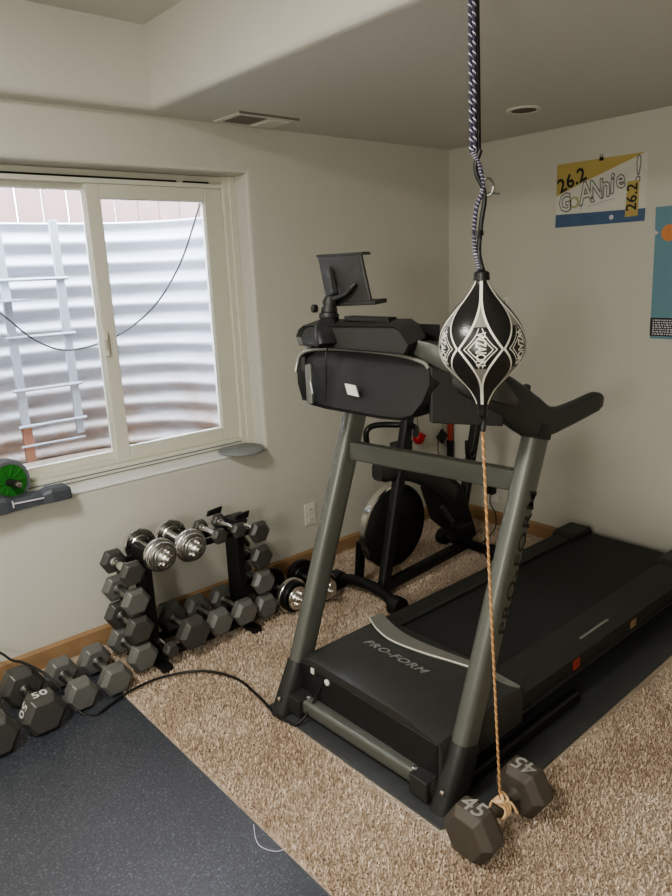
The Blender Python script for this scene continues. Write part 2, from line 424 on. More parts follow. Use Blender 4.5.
# ---------------------------------------------------------------- outlet, adapter
ou = T('wall_outlet', (-1.118, 0, .279), 'white duplex wall outlet plate low on the window wall', 'outlet')
O('cover_plate', MB().box((-1.118, -.003, .279), (.072, .006, .116)), 'white', ou, bevel=.002, smooth=0)
for dz in (-.027, .027):
    f = O('receptacle', MB().box((-1.118, -.007, .279+dz), (.034, .003, .028)), 'white', ou, bevel=.001)
    O('slots', MB().box((-1.124, -.009, .279+dz), (.002, .001, .009)).box((-1.112, -.009, .279+dz), (.002, .001, .009)), 'hole', f)
ad = T('power_adapter', (0, -.342, .205), 'black power adapter plugged into the right wall behind treadmill', 'adapter')
O('plate', MB().box((-.003, -.342, .20), (.006, .072, .116)), 'white', ad, bevel=.002)
O('adapter_block', MB().box((-.027, -.342, .222), (.042, .045, .05)), 'blkp', ad, bevel=.004)
O('lead', MB().tube(smoothpts([(-.03, -.342, .20), (-.04, -.345, .14), (-.035, -.38, .08), (-.06, -.40, .012), (-.2, -.46, .012), (-.35, -.5, .012)]), .003, 6), 'cord', ad)

# ---------------------------------------------------------------- posters
def wf(y0, z0, x=-.0015, rot=0):   # text plane on right wall: u -> -y, v -> z
    c, s = math.cos(rot), math.sin(rot)
    return lambda u, v: V((x, y0-(u*c-v*s), z0+(u*s+v*c)))
cs = T('cheering_sign', (0, -.92, 1.665), 'paper race sign with yellow top, blue base and pencilled letters', 'sign')
ya, yb = -.690, -1.146
zt, zb_ = 1.962, 1.667
O('sheet', MB().poly([(0, ya, zt), (0, yb, zt), (0, yb, zb_), (0, ya, zb_)], (-.0015, 0, 0)), 'paper', cs)
O('yellow_field', MB().add([(-.002, ya, zt), (-.002, ya, 1.815), (-.002, -.82, 1.862), (-.002, yb+.01, zt)], [(0, 1, 2, 3)]), 'yel', cs, recalc=False, smooth=0)
O('blue_band', MB().add([(-.002, ya, 1.728), (-.002, ya, zb_), (-.002, yb, zb_), (-.002, yb, 1.722)], [(0, 1, 2, 3)]), 'blue', cs, recalc=False, smooth=0)
mb = MB(); mb.text('26.2', .090, wf(-.772, 1.880, -.0027, .35), bold=.0018); O('printed_number', mb, 'ink', cs, recalc=False, smooth=0)
def outline_text(mb, s, size, y, z, rot=0, t=.002):
    """hollow hand drawn letters: dark letter with a lighter one inside"""
    mb.text(s, size, wf(y, z, -.0027, rot), bold=t)
mb = MB(); mi = MB()
for ch, y, z, sz, rt in (('G', -.732, 1.778, .09, .1), ('A', -.842, 1.812, .108, .15), ('N', -.896, 1.822, .092, .05), ('n', -.940, 1.832, .10, .0), ('i', -.974, 1.842, .10, .0), ('e', -1.012, 1.858, .09, .1), ('!', -1.095, 1.888, .12, 0)):
    y -= .008; mb = MB(); mi = MB(); w1 = wf(y, z, -.0027, rt); w2 = wf(y, z, -.0032, rt)
    mb.text(ch, sz, lambda u, v: w1(u, v*1.3), bold=.0046); mi.text(ch, sz, lambda u, v: w2(u, v*1.3), bold=.0001)
    lo = O('pencilled_letter', mb, 'gink', cs, recalc=False, smooth=0); O('letter_filling', mi, 'paper', lo, recalc=False, smooth=0)
mb = MB(); mb.add([(-.0027, -.825, 1.745), (-.0027, -.828, 1.745), (-.0027, -.838, 1.80), (-.0027, -.835, 1.80)], [(0, 1, 2, 3)])
O('pencil_stroke', mb, 'gink', cs, recalc=False, smooth=0)
mb = MB(); mb.text('o', .12, wf(-.787, 1.788, -.0027, .1), bold=.001); O('yellow_letter', mb, 'gold', cs, recalc=False, smooth=0)
mb = MB()
for k in range(16): y = -.865-k*.0085; mb.add([(-.0027, y, 1.752+k*.0016), (-.0027, y-.005, 1.753+k*.0016), (-.0027, y-.005, 1.756+k*.0016), (-.0027, y, 1.755+k*.0016)], [(0, 1, 2, 3)])
O('small_print', mb, 'gink', cs, recalc=False, smooth=0)
O('emblem', MB().lathe([(.011, 0), (.011, .0008)], (-.0021, -.985, 1.695), (-1, 0, 0), 16), 'whitec', cs)
st = T('race_sticker', (0, -1.085, 1.69), 'narrow yellow sticker reading 26.2 upright, stuck over the race sign', 'sticker')
O('backing', MB().poly([(-.003, -1.055, 1.845), (-.003, -1.110, 1.845), (-.003, -1.113, 1.692), (-.003, -1.052, 1.690)], (-.0015, 0, 0)), 'yel', st)
mb = MB(); mb.text('26.2', .070, wf(-1.082, 1.775, -.0052, PI/2), bold=.001); O('number', mb, 'ink', st, recalc=False, smooth=0)
O('star', MB().lathe([(.006, 0), (.006, .0005)], (-.0047, -1.083, 1.708), (-1, 0, 0), 5), 'porange', st)
cl = T('binder_clip', (0, -.922, 1.955), 'tiny black binder clip on the top edge of the race sign', 'clip')
O('clip_body', MB().poly([(-.0, -.912, 1.952), (-.0, -.932, 1.952), (-.0, -.928, 1.968), (-.0, -.916, 1.968)], (-.008, 0, 0)), 'blk', cl)
O('clip_wire', MB().tube([(-.006, -.916, 1.967), (-.008, -.917, 1.98), (-.008, -.927, 1.98), (-.006, -.928, 1.967)], .0012, 6), 'blk', cl)

bp_ = T('blue_poster', (0, -1.42, 1.14), 'glossy blue poster with an orange circle, right of the race sign', 'poster')
O('sheet', MB().poly([(0, -1.193, 1.722), (0, -1.62, 1.722), (0, -1.62, 1.14), (0, -1.206, 1.14), (0, -1.198, 1.60), (0, -1.215, 1.61), (0, -1.196, 1.625)], (-.0015, 0, 0)), 'post', bp_, smooth=0)
O('orange_circle', MB().lathe([(.036, 0), (.036, .0006)], (-.0017, -1.262, 1.608), (-1, 0, 0), 28), 'porange', bp_)
mb = MB()
for rw in range(7):
    y = -1.215
    while y > -1.60:
        w = random.uniform(.004, .014); z = 1.158+rw*.0105
        mb.add([(-.002, y, z), (-.002, y-w, z), (-.002, y-w, z+.006), (-.002, y, z+.006)], [(0, 1, 2, 3)]); y -= w+.004
O('small_print', mb, 'whitec', bp_, recalc=False, smooth=0)
O('footer_band', MB().add([(-.0017, -1.205, 1.152), (-.0017, -1.62, 1.152), (-.0017, -1.62, 1.235), (-.0017, -1.203, 1.235)], [(0, 1, 2, 3)]), 'ink', bp_, recalc=False, smooth=0)
hk = T('wall_hook', (0, -.402, 1.306), 'small white wall hook behind the hanging black ball', 'hook')
O('base', MB().lathe([(.016, 0), (.016, .005), (.008, .008), (.007, .025)], (0, -.402, 1.31), (-1, 0, 0), 16), 'white', hk)
O('prong', MB().tube(smoothpts([(-.02, -.402, 1.31), (-.045, -.40, 1.312), (-.058, -.398, 1.325)]), .008, 10), 'white', hk)

# ---------------------------------------------------------------- dumbbells
def hexring(w, y, z0, c=0.):   # flat on top; w flat-to-flat
    R_ = w/2/math.cos(PI/6)
    return [V((R_*math.cos(PI/3*k), y, z0+R_*math.sin(PI/3*k))) for k in range(6)]
def hex_head(mb, w, l, y, z0):
    """head centred at y along the axis with chamfered ends"""
    c = w*.16
    mb.loops([hexring(w*.55, y-l/2-.0, z0), hexring(w*.74, y-l/2, z0), hexring(w, y-l/2+c, z0), hexring(w, y+l/2-c, z0), hexring(w*.74, y+l/2, z0), hexring(w*.55, y+l/2, z0)])
def dumbbell(loc, rz, w, l, gap, label, group, numb=None, numc='num', m='cast', grip='steel', zc=None, roll=0, nz_=0, side=False, extra=None):
    """loc: centre bottom; axis along local y; front head at -y"""
    t = D.objects.new('hex_dumbbell', None); t.empty_display_size = .05; link(t); OFF[t.name] = V((0, 0, 0))
    t.location = loc; t.rotation_euler = (0, 0, rz)
    tag(t, label, 'dumbbell', group)
    z0 = w/2; hr = .0145 if w > .09 else .012
    hh = gap/2
    prof = [(hr*1.5, -hh), (hr, -hh+.012), (hr*1.02, -hh*.5), (hr*1.18, 0), (hr*1.02, hh*.5), (hr, hh-.012), (hr*1.5, hh)]
    O('handle', MB().lathe(prof, (0, 0, z0), (0, 1, 0), 14), grip, t, world=False)
    for sg in (-1, 1):
        mb = MB(); hex_head(mb, w, l, sg*(hh+l/2), z0)
        h = O('head', mb, m, t, world=False, smooth=0, bevel=min(.004, w*.03))
        if numb and not (isinstance(numb, tuple) and not numb[0 if sg < 0 else 1][0]):
            y = sg*(hh+l/2)
            if isinstance(numb, tuple): s1, rot = numb[0 if sg < 0 else 1]
            else: s1, rot = numb, 0
            nb = MB(); sz = w*(.38 if side else .50)
            def fn(u, v, rot=rot, y=y):
                c, s_ = math.cos(rot), math.sin(rot); a, b = u*c-v*s_, u*s_+v*c
                return V((a, y+b, w+.0008))
            nb.text(s1, sz, fn, bold=.0008); O('weight_number', nb, numc, h, world=False, recalc=False, smooth=0)
            if side:
                nb = MB(); R_ = w/2
                def fs_(u, v, y=y):   # upper left facet (normal at 150 deg)
                    a = math.radians(150); n_ = V((math.cos(a), 0, math.sin(a))); tt = V((math.cos(a+PI/2), 0, math.sin(a+PI/2)))
                    return V((0, y, z0)) + n_*(R_+.0008) + tt*(-v)*1.0*0 + tt*(u)*1.0 + V((0, -v, 0))
                nb.text(side, sz, fs_, bold=.0008); O('weight_number', nb, numc, h, world=False, recalc=False, smooth=0)
    if extra: extra(t)
    return t
GF = 'hex dumbbells on the floor by the mat'
# floor pairs
dumbbell((-2.390, -.29, .003), 0, .114, .070, .125, 'grey hex dumbbell on the mat corner beside the rack, nearest the cord bend', GF, m='cast_lt')
dumbbell((-2.522, -.290, .003), 0, .112, .072, .125, 'hex dumbbell lying between the 50 pound one and the mat corner one', GF, m='cast_lt')
dumbbell((-2.668, -.310, .003), .0, .138, .092, .130, 'large hex dumbbell with white 50 marked on its top and side', GF, numb=(('50', 0), ('', 0)), numc='numw', side='50')
dumbbell((-2.830, -.330, .003), .0, .140, .090, .130, 'hex dumbbell at far left, cut by the photo edge', GF, m='cast')
# 45 lb on the carpet, holding the rope
def rot45(t): pass
t45 = dumbbell((-1.912, -1.775, .008), -PI/2, .142, .090, .136, 'brownish hex dumbbell marked 45 with orange rope tied on its handle', None, numb=(('45', 0), ('45', PI)), numc='num', m='cast_br', grip='cast_br')

# rack
XL, XR = -2.258, -1.672; yb1, yf1 = -.165, -.355
zs = [.030, .146, .262, .378]
rk = T('dumbbell_rack', ((XL+XR)/2, -.26, 0), 'black metal dumbbell rack standing against the window wall', 'rack')
for x in (XL+.075, XR-.085):
    O('upright_post', MB().bb(x-.016, x+.016, -.325, -.225, .0, .50), 'blk', rk, bevel=.003)
    O('base_foot', MB().bb(x-.02, x+.02, -.41, -.10, .0, .03), 'blk', rk, bevel=.003)
for sx, x in ((-1, XL), (1, XR)):
    for z in zs:
        zz = z+.052-.018
        O('cradle_arm', MB().bb(min(x-sx*.09, x+sx*.02), max(x-sx*.09, x+sx*.02), -.275, -.245, zz-.012, zz), 'blk', rk, bevel=.002)
for y in (-.225, -.300):
    O('top_rail', MB().bb(XL+.03, XR-.05, y-.009, y+.009, .428, .452), 'blk', rk, bevel=.002)
for y in (-.19, -.33):
    O('lower_rail', MB().bb(XL+.06, XR-.06, y-.02, y+.02, .030, .052), 'blk', rk, bevel=.003)
for dx, yy in ((-.02, -.16), (.03, -.30)):
    x = XR-.085+dx
    O('top_fin', MB().poly([(x-.035, yy, .49), (x+.035, yy, .49), (x+.045, yy, .518), (x-.025, yy, .512)], (0, .012, 0)), 'blk', rk, bevel=.002)
GL = 'hex dumbbells on the left column of the rack'; GR = 'hex dumbbells on the right column of the rack'
ordn = ['lowest', 'second lowest', 'second from top', 'topmost']
for i, z in enumerate(zs):
    w = [.112, .108, .102, .092][i]
    dumbbell((XL, -.26, z+.052-w/2), 0, w, [.058, .054, .05, .045][i], .125, ordn[i]+' hex dumbbell in the left column of the rack', GL, m='cast_lt' if i % 2 == 0 else 'cast', grip='chrome' if i == 3 else 'steel')
    w = [.108, .104, .100, .090][i]
    dumbbell((XR, -.26, z+.052-w/2), 0, w, [.056, .052, .05, .045][i], .125, ordn[i]+' hex dumbbell in the right column of the rack', GR, m='cast_lt' if i < 2 else 'cast', grip='chrome' if i == 3 else 'steel')
GM = 'hex dumbbells in the bottom row of the rack'
dumbbell((-2.048, -.285, .052), 0, .126, .075, .120, 'big hex dumbbell in the bottom row, next to the chrome gripped one', GM, m='cast')
dumbbell((-1.918, -.275, .052), 0, .108, .066, .120, 'middle hex dumbbell in the bottom row with shiny grey top', GM, m='cast_lt')
dumbbell((-1.793, -.275, .052), 0, .108, .066, .120, 'hex dumbbell in the bottom row beside the right rack post', GM, m='cast_lt')
d = dumbbell((-2.152, -.285, .052), 0, .056, .045, .15, 'small hex dumbbell with knurled chrome grip low in the rack', GM, m='cast', grip='chrome')
# small chrome handled pair on top
GT = 'small hex dumbbells with chrome grips on the rack top'
for x, lb in ((-1.865, 'small black hex dumbbell with chrome grip, left one on rack top'), (-1.772, 'small black hex dumbbell with chrome grip, beside the rack fins')):
    dumbbell((x, -.2625, .434), .0, .062, .036, .12, lb, GT, m='cast', grip='chrome')

def plate_db(loc, rz, L_, rp, label, group, dark=False, name='plate_dumbbell'):
    t = D.objects.new(name, None); t.empty_display_size = .05; link(t); OFF[t.name] = V((0, 0, 0)); t.location = loc; t.rotation_euler = (0, 0, rz)
    tag(t, label, 'dumbbell', group)
    O('bar', MB().lathe([(.0125, -L_/2), (.0125, -.065), (.016, -.062), (.018, 0), (.016, .062), (.0125, .065), (.0125, L_/2)], (0, 0, 0), (0, 1, 0), 14), 'chrome', t, world=False)
    for sg in (-1, 1):
        y = .07*sg
        for k, (rr, th) in enumerate(((rp, .024), (rp*.86, .020), (rp*.66, .016))):
            pr = [(.0126, 0), (rr*.55, 0), (rr*.60, sg*th*.15), (rr*.80, sg*th*.15), (rr*.85, 0), (rr*.97, 0), (rr, sg*th*.15), (rr, sg*th*.85), (rr*.97, sg*th), (rr*.85, sg*th), (rr*.80, sg*th*.8), (rr*.60, sg*th*.8), (rr*.55, sg*th), (.0126, sg*th)]
            O('plate', MB().lathe(pr, (0, y, 0), (0, 1, 0), 32, cap=False), 'blk' if (dark and k == 1) or (dark and sg > 0 and k == 0) else 'chrome', t, world=False)
            y += sg*(th+.001)
        mb = MB(); mb.lathe([(.013, 0), (.022, 0), (.022, sg*.012), (.016, sg*.018), (.013, sg*.018)], (0, y, 0), (0, 1, 0), 18, cap=False)
        for q in range(6):
            a = q*PI/3; mb.box((.024*math.cos(a), y+sg*.006, .024*math.sin(a)), (.010, .012, .010), Matrix.Rotation(-a, 3, 'Y'))
        O('star_collar', mb, 'chrome', t, world=False, smooth=30)
    return t
GP = 'chrome plate dumbbells resting on the rack top'
plate_db((-2.140, -.2625, .468), .02, .34, .067, 'chrome plate dumbbell on the rack top, left one beside the column', GP)
plate_db((-2.004, -.2625, .468), -.02, .34, .067, 'chrome plate dumbbell on the rack top, right one nearer the window disc', GP)
GQ = 'plate dumbbells on the carpet right of the rack'
plate_db((-1.535, -.28, .088), .03, .36, .082, 'chrome and black plate dumbbell on the carpet beside the rack', GQ, True)
plate_db((-1.365, -.30, .084), -.08, .36, .078, 'plate dumbbell on the carpet half hidden behind the treadmill leg', GQ, True)

# ---------------------------------------------------------------- rubber mat + equipment mat
tag(O('rubber_floor_mat', MB().bb(-4.5, -2.382, -3.9, -.10, 0, .004), 'rubber', smooth=0), 'speckled dark blue grey rubber gym mat covering the floor at left', 'mat')
em = MB().poly([(-2.035, -.862, 0), (-2.025, -1.66, 0), (-1.9, -1.725, 0), (-.02, -1.70, 0), (-.02, -.90, 0), (-1.0, -.875, 0)], (0, 0, .006))
tag(O('equipment_mat', em, 'tmat', smooth=0, bevel=.002), 'thin dark grey mat lying on carpet under the treadmill', 'mat')

pts = smoothpts([(-2.391, -1.29, .007), (-2.416, -1.338, .006), (-2.420, -1.372, .006), (-2.40, -1.41, .006), (-2.375, -1.426, .012)], 8)
tag(O('loose_thread', MB().tube(pts, .0011, 6), 'whitec', smooth=60), 'thin white loose thread curled on the rubber mat by the carpet', 'thread')

# ---------------------------------------------------------------- treadmill
tm = T('treadmill', (-1.0, -1.26, .006), 'black and grey treadmill with belt, uprights, console and side handrails', 'treadmill')
YL, YR = -.93, -1.615
def upx(z, yr): return (-1.985+.358*z) if not yr else (-1.925+.368*z)
sec = rrect(.088, .056, .024, 5)
for yr, y in ((0, YL), (1, YR)):
    P = [V((upx(z, yr), y, z)) for z in (.13, .4, .7, 1.03)]
    rings = []
    for p in P:
        dz = V((.36, 0, 1)).normalized(); sx = V((1, 0, -.36)).normalized()
        rings.append([p + sx*a + V((0, 1, 0))*b for a, b in sec])
    u = O('upright', MB().loops(rings), 'tube', tm, smooth=50)
    if yr:
        d_ = V((.36, 0, 1)).normalized(); up_ = V((-1, 0, .36)).normalized(); c0 = V((upx(.675, 1)+.016, YR-.0285, .675))
        O('lettering', MB().text('PRO-FORM', .080, lambda a, b: c0 + d_*a*1.0 + up_*b*.62, bold=.0012, spacing=1.12), 'blk', u, recalc=False, smooth=0)
    # boot
    rings = []
    for z, k in ((.006, 1.42), (.05, 1.38), (.12, 1.2), (.165, 1.10), (.172, 1.04)):
        rings.append([V((upx(z, yr)-(.01 if z < .06 else 0), y, z)) + V((a*k, b*min(k, 1.25), -a*.36*(0 if z < .06 else 1))) for a, b in sec])
    bt = O('foot_boot', MB().loops(rings), 'chp', tm, smooth=50)
    O('bolt', MB().lathe([(.008, 0), (.008, .006), (.004, .009)], (upx(.06, yr)-.068, y-.01, .07), (-1, 0, .1), 10), 'chrome', bt)
# cross bar
a = V((upx(.90, 0), YL, .893)); b = V((upx(.90, 1), YR, .898))
mb = MB(); mb.sweep([a, b], rrect(.034, .066, .008)); O('cross_bar', mb, 'tube', tm, smooth=50)
# base cross tube
mb = MB(); mb.sweep([(-1.972, YL-.03, .055), (-1.952, YR+.03, .055)], rrect(.048, .050, .012)); ct = O('base_tube', mb, 'tube', tm, smooth=50)
O('end_bracket', MB().bb(-1.995, -1.925, YR+.03, YR+.10, .02, .085), 'chp', ct, bevel=.004)
O('end_bracket', MB().bb(-2.01, -1.945, YL-.09, YL-.03, .02, .085), 'chp', ct, bevel=.004)
for y in (YL-.09, YR+.10): O('bolt', MB().lathe([(.009, 0), (.009, .005), (.004, .008)], (-1.965, y, .080), (0, 0, 1), 10), 'chrome', ct)
for y in (YL, YR):
    O('base_side_tube', MB().sweep([(-1.90, y, .035), (-1.25, y, .035)], rrect(.03, .045, .008)), 'blk', tm)
# hood
HX0, HX1 = -1.945, -1.55
prof = [(-.955, .19), (-.972, .212), (-1.0, .222), (-1.44, .222), (-1.475, .220), (-1.505, .209), (-1.590, .198), (-1.60, .175), (-1.60, .075), (-.955, .075)]
r1 = [V((HX0+.012, y, .075+(z-.075)*.96)) for y, z in prof]
r0 = [V((HX0, y*1.0, z-.006 if z > .1 else z)) for y, z in prof]
r1 = [V((HX0+.022, y, z)) for y, z in prof]; r2 = [V((HX1-.06, y, z)) for y, z in prof]; r3 = [V((HX1, y, z-.01 if z > .1 else z)) for y, z in prof]
rb = [V((HX0+.035, y, z-.012 if z > .1 else z)) for y, z in prof]
hd = O('motor_hood', MB().loops([r0, r1, r2, r3]), 'hood', tm, smooth=35)
O('front_panel', MB().bb(HX0-.004, HX0+.0, -1.585, -.965, .06, .19), 'blkp', hd, bevel=.004)
O('power_switch', MB().bb(HX0-.009, HX0-.003, -1.037, -1.022, .172, .192), 'white', hd, bevel=.001)
O('reset_button', MB().lathe([(.011, 0), (.011, .006), (.007, .008)], (HX0-.003, -1.105, .172), (-1, 0, 0), 14), 'white', hd)
O('power_socket', MB().bb(HX0-.008, HX0-.003, -1.085, -1.045, .15, .176), 'hole', hd)
fr = [(-1.613, -.962), (-1.650, -1.036), (-1.672, -1.12), (-1.668, -1.20), (-1.653, -1.28), (-1.632, -1.361), (-1.61, -1.449), (-1.585, -1.52), (-1.56, -1.575)]
bk = [(-1.552, -.965), (-1.578, -1.036), (-1.60, -1.12), (-1.604, -1.20), (-1.598, -1.28), (-1.588, -1.361), (-1.575, -1.449), (-1.56, -1.52), (-1.545, -1.585)]
def hz(y): return .2235 if y > -1.47 else .2235-(-1.47-y)*.30
fr = smoothpts([(a, b, 0) for a, b in fr], 4); bk = smoothpts([(a, b, 0) for a, b in bk], 4)
mb = MB(); rings = []
for p, q in zip(fr, bk):
    z = hz(p.y); rings.append([V((p.x, p.y, z-.004)), V((p.x, p.y, z+.007)), V((q.x, q.y, z+.004)), V((q.x, q.y, z-.01))])
tr = O('silver_trim', MB().loops(rings), 'trimg', hd, smooth=40)
O('pale_edge', MB().tube([V((p.x-.001, p.y, hz(p.y)+.006)) for p in fr if p.y > -1.47], .003, 6), 'light', tr)
O('lettering', MB().text('PRO-FORM', .054, lambda u, v: V((-1.733+v*.8, -1.205-u, .2232)), bold=.0010, shear=.35, spacing=1.08), 'logo', hd, recalc=False, smooth=0)
# deck
O('deck', MB().bb(-1.60, -.12, -1.50, -.98, .095, .155), 'blk', tm, bevel=.004)
O('running_belt', MB().bb(-1.62, -.135, -1.452, -1.015, .150, .166), 'belt', tm, bevel=.006, smooth=0)
for sy in (0, 1):
    if not sy: prof = [(-.925, .10), (-.925, .168), (-.935, .182), (-1.008, .182), (-1.016, .176), (-1.016, .10)]
    else: prof = [(-1.450, .10), (-1.450, .176), (-1.458, .182), (-1.560, .182), (-1.590, .160), (-1.592, .10)]
    ra = O('side_rail', MB().loops([[V((x, y, z)) for y, z in prof] for x in (-1.63, -.16)]), 'rail', tm, smooth=0, bevel=.003)
    if sy:
        O('silver_strip', MB().bb(-1.13, -.93, -1.5585, -1.549, .1815, .1835), 'trimg', ra)
        O('red_label', MB().bb(-1.235, -1.195, -1.594, -1.591, .115, .150), 'redb', ra)
        O('brown_label', MB().bb(-.82, -.78, -1.594, -1.591, .115, .145), 'wood', ra)
        O('side_groove', MB().bb(-1.55, -.2, -1.600, -1.590, .100, .112), 'trimg', ra).data.materials[0] = M['chp']
    y0, y1 = (-1.03, -.918) if not sy else (-1.60, -1.44)
    O('rear_end_cap', MB().loops([[V((x, y0, .05)), V((x, y1, .05)), V((x, y1, t_)), V((x, y0, t_))] for x, t_ in ((-.30, .184), (-.27, .196), (-.13, .196), (-.10, .16))]), 'chp', tm, bevel=.005, smooth=0)
O('rear_roller', MB().lathe([(.026, -.0), (.026, .44)], (-.135, -1.454, .138), (0, 1, 0), 18), 'blk', tm)
for y in (-.99, -1.53): O('rear_foot', MB().bb(-.24, -.16, y-.03, y+.03, .006, .06), 'blkp', tm, bevel=.004)
for y in (-1.03, -1.50): O('lift_frame', MB().sweep([(-1.7, y, .09), (-1.1, y, .085)], rrect(.03, .04, .006)), 'blk', tm)
for y in (-1.03, -1.50): O('caster_wheel', MB().lathe([(.02, -.014), (.033, -.012), (.033, .012), (.02, .014)], (-1.30, y, .040), (0, 1, 0), 16), 'blkp', tm)

# cord
pts = smoothpts([(-2.78, -.004, .17), (-2.70, -.06, .165), (-2.68, -.17, .170), (-2.65, -.23, .168), (-2.60, -.33, .13), (-2.545, -.43, .012), (-2.50, -.475, .01), (-2.437, -.455, .01), (-2.353, -.44, .018), (-2.232, -.445, .02), (-2.10, -.515, .02), (-2.032, -.65, .02), (-2.036, -.806, .02), (-2.051, -.931, .014), (-2.045, -.99, .012), (-2.03, -1.03, .014), (-1.99, -1.045, .05), (-1.955, -1.062, .12), (-1.938, -1.066, .165)], 8)
O('power_cord', MB().tube(pts, .0048, 8), 'cord', tm, smooth=60)
# console
YC = -1.262
def sh(y, z): return (y, z)
half = [(.0, 1.108), (.12, 1.108), (.19, 1.112), (.238, 1.130), (.268, 1.170), (.283, 1.215), (.276, 1.252), (.24, 1.272), (.15, 1.283), (0, 1.287)]
outl = [(YC-a, z) for a, z in half] + [(YC+a, z) for a, z in reversed(half[1:-1])]
def ring(x, k, dz=0, kx=1): return [V((x + (z-1.17)*.25, YC+(y-YC)*k, 1.18+(z-1.18)*k+dz)) for y, z in outl]
cs_ = O('console_shell', MB().loops([ring(-1.905, .93), ring(-1.925, .97), ring(-1.90, 1.0), ring(-1.84, 1.0), ring(-1.80, .97)]), 'blkp', tm, smooth=50)
top = [V(( -1.895+(z-1.17)*.25-.028, y, z-.002)) for y, z in [(YC+.283, 1.205), (YC+.276, 1.25), (YC+.24, 1.272), (YC+.15, 1.283), (YC, 1.287), (YC-.15, 1.283), (YC-.24, 1.27), (YC-.262, 1.255)]]
O('grey_rim', MB().tube(smoothpts(top, 4), .0055, 8), 'trimg', cs_)
O('rear_sticker', MB().poly([(-1.930, -1.228, 1.192), (-1.930, -1.272, 1.190), (-1.935, -1.290, 1.160), (-1.935, -1.245, 1.163)], (.004, 0, 0)), 'light', cs_, smooth=0)
O('mounting_strut', MB().sweep([(-1.938, -1.078, 1.118), (-1.928, -1.066, 1.235)], rrect(.026, .014, .004)), 'tube', cs_)
O('wire', MB().tube(smoothpts([(-1.925, -1.065, 1.235), (-1.935, -1.075, 1.20), (-1.942, -1.095, 1.15)], 4), .0022, 6), 'whitec', cs_)
O('wire', MB().tube(smoothpts([(-1.92, -1.155, 1.31), (-1.948, -1.17, 1.26), (-1.945, -1.165, 1.20), (-1.94, -1.15, 1.13)], 4), .002, 6), 'cord', cs_)
# display housing on top
hs = [(-.232, 1.292), (-.243, 1.318), (-.228, 1.340), (-.205, 1.352), (.17, 1.362), (.195, 1.350), (.222, 1.315), (.205, 1.290)]
rings = []
for x, k, dz in ((-1.925, .95, -.003), (-1.935, 1, 0), (-1.865, 1, .014), (-1.855, .96, .010)):
    rings.append([V((x, YC-a*k, 1.31+(z-1.31)*k+dz)) for a, z in hs])
dh = O('display_housing', MB().loops(rings), 'chp', tm, smooth=35)
O('top_ledge', MB().bb(-1.90, -1.865, -1.38, -1.20, 1.366, 1.380), 'blkp', dh, bevel=.003)
O('display_screen', MB().loops([[V((-1.789, YC+a, z)) for a, z in ((-.2, 1.30), (.2, 1.30), (.2, 1.355), (-.2, 1.355))], [V((-1.785, YC+a, z)) for a, z in ((-.2, 1.30), (.2, 1.30), (.2, 1.355), (-.2, 1.355))]]), 'blkp', dh)
# handrails: sweep from console corner back and out to the upright and on to the grip
for sg, yu in ((1, YL), (-1, YR)):
    path = [(-1.86, YC+sg*.165, 1.285), (-1.855, YC+sg*.235, 1.278), (-1.81, YC+sg*.315, 1.228), (-1.735, YC+sg*.345, 1.182), (-1.66, YC+sg*.355, 1.132), (-1.585, YC+sg*.357, 1.088), (-1.51, YC+sg*.357, 1.062), (-1.43, YC+sg*.357, 1.058), (-1.33, YC+sg*.357, 1.066), (-1.235, YC+sg*.357, 1.076), (-1.20, YC+sg*.357, 1.070)]
    sc = [(.6, .5), (.9, .8), (1., .95), (1.05, 1.0), (1.05, 1.12), (1.0, 1.12), (.95, .85), (.85, .66), (.80, .62), (.78, .60), (.5, .35)]
    P = smoothpts(path, 5); k = len(P)-1
    SC = []
    for i in range(k+1):
        t = i/k*(len(sc)-1); j = min(int(t), len(sc)-2); f = t-j
        SC.append((sc[j][0]*(1-f)+sc[j+1][0]*f, sc[j][1]*(1-f)+sc[j+1][1]*f))
    hr = O('handrail', MB().sweep(P, rrect(.052, .105, .020, 4), scales=SC), 'chp', tm, smooth=50)
    # grey outer trim strip near the console
    tp = smoothpts([(-1.895, YC+sg*.215, 1.305), (-1.880, YC+sg*.262, 1.288), (-1.82, YC+sg*.330, 1.238), (-1.75, YC+sg*.375, 1.185), (-1.69, YC+sg*.386, 1.145)], 5)
    n_ = len(tp)
    O('grey_trim', MB().sweep(tp, rrect(.008, .075, .003, 2), scales=[(1, min(1, .55+.6*i/n_) if i < n_*.6 else max(.12, 1-(i/n_-.6)*2.1)) for i in range(n_)]), 'trimg', hr, smooth=50).data.materials[0] = mat('dull_grey_trim', (.085, .087, .078), .4, .2, noise=.1)
    O('upright_socket', MB().loops([[V((upx(z, sg < 0)+a*1.12, yu+b*1.12, z-a*.3)) for a, b in sec] for z in (1.018, 1.06)]), 'blkp', hr, smooth=50)
    # tray panel under the arm
    q0 = V((-1.895, YC+sg*.255, 0)); q1 = V((-1.715, YC+sg*.352, 0))
    def P2(p, z): return V((p.x, p.y, z))
    nrm = (q1-q0).cross(V((0, 0, 1))).normalized()*.02*(-sg)
    O('side_tray', MB().poly([P2(q0, 1.112), P2(q1, 1.085), P2(q1, 1.19), P2(q0, 1.26)], nrm), 'chp', tm, bevel=.004, smooth=0)
# grip bump on the right handrail
O('speed_control', MB().lathe([(.012, 0), (.012, .012), (.006, .016)], (-1.60, YR+.0, 1.165), (0, 0, 1), 12), 'chp', tm)

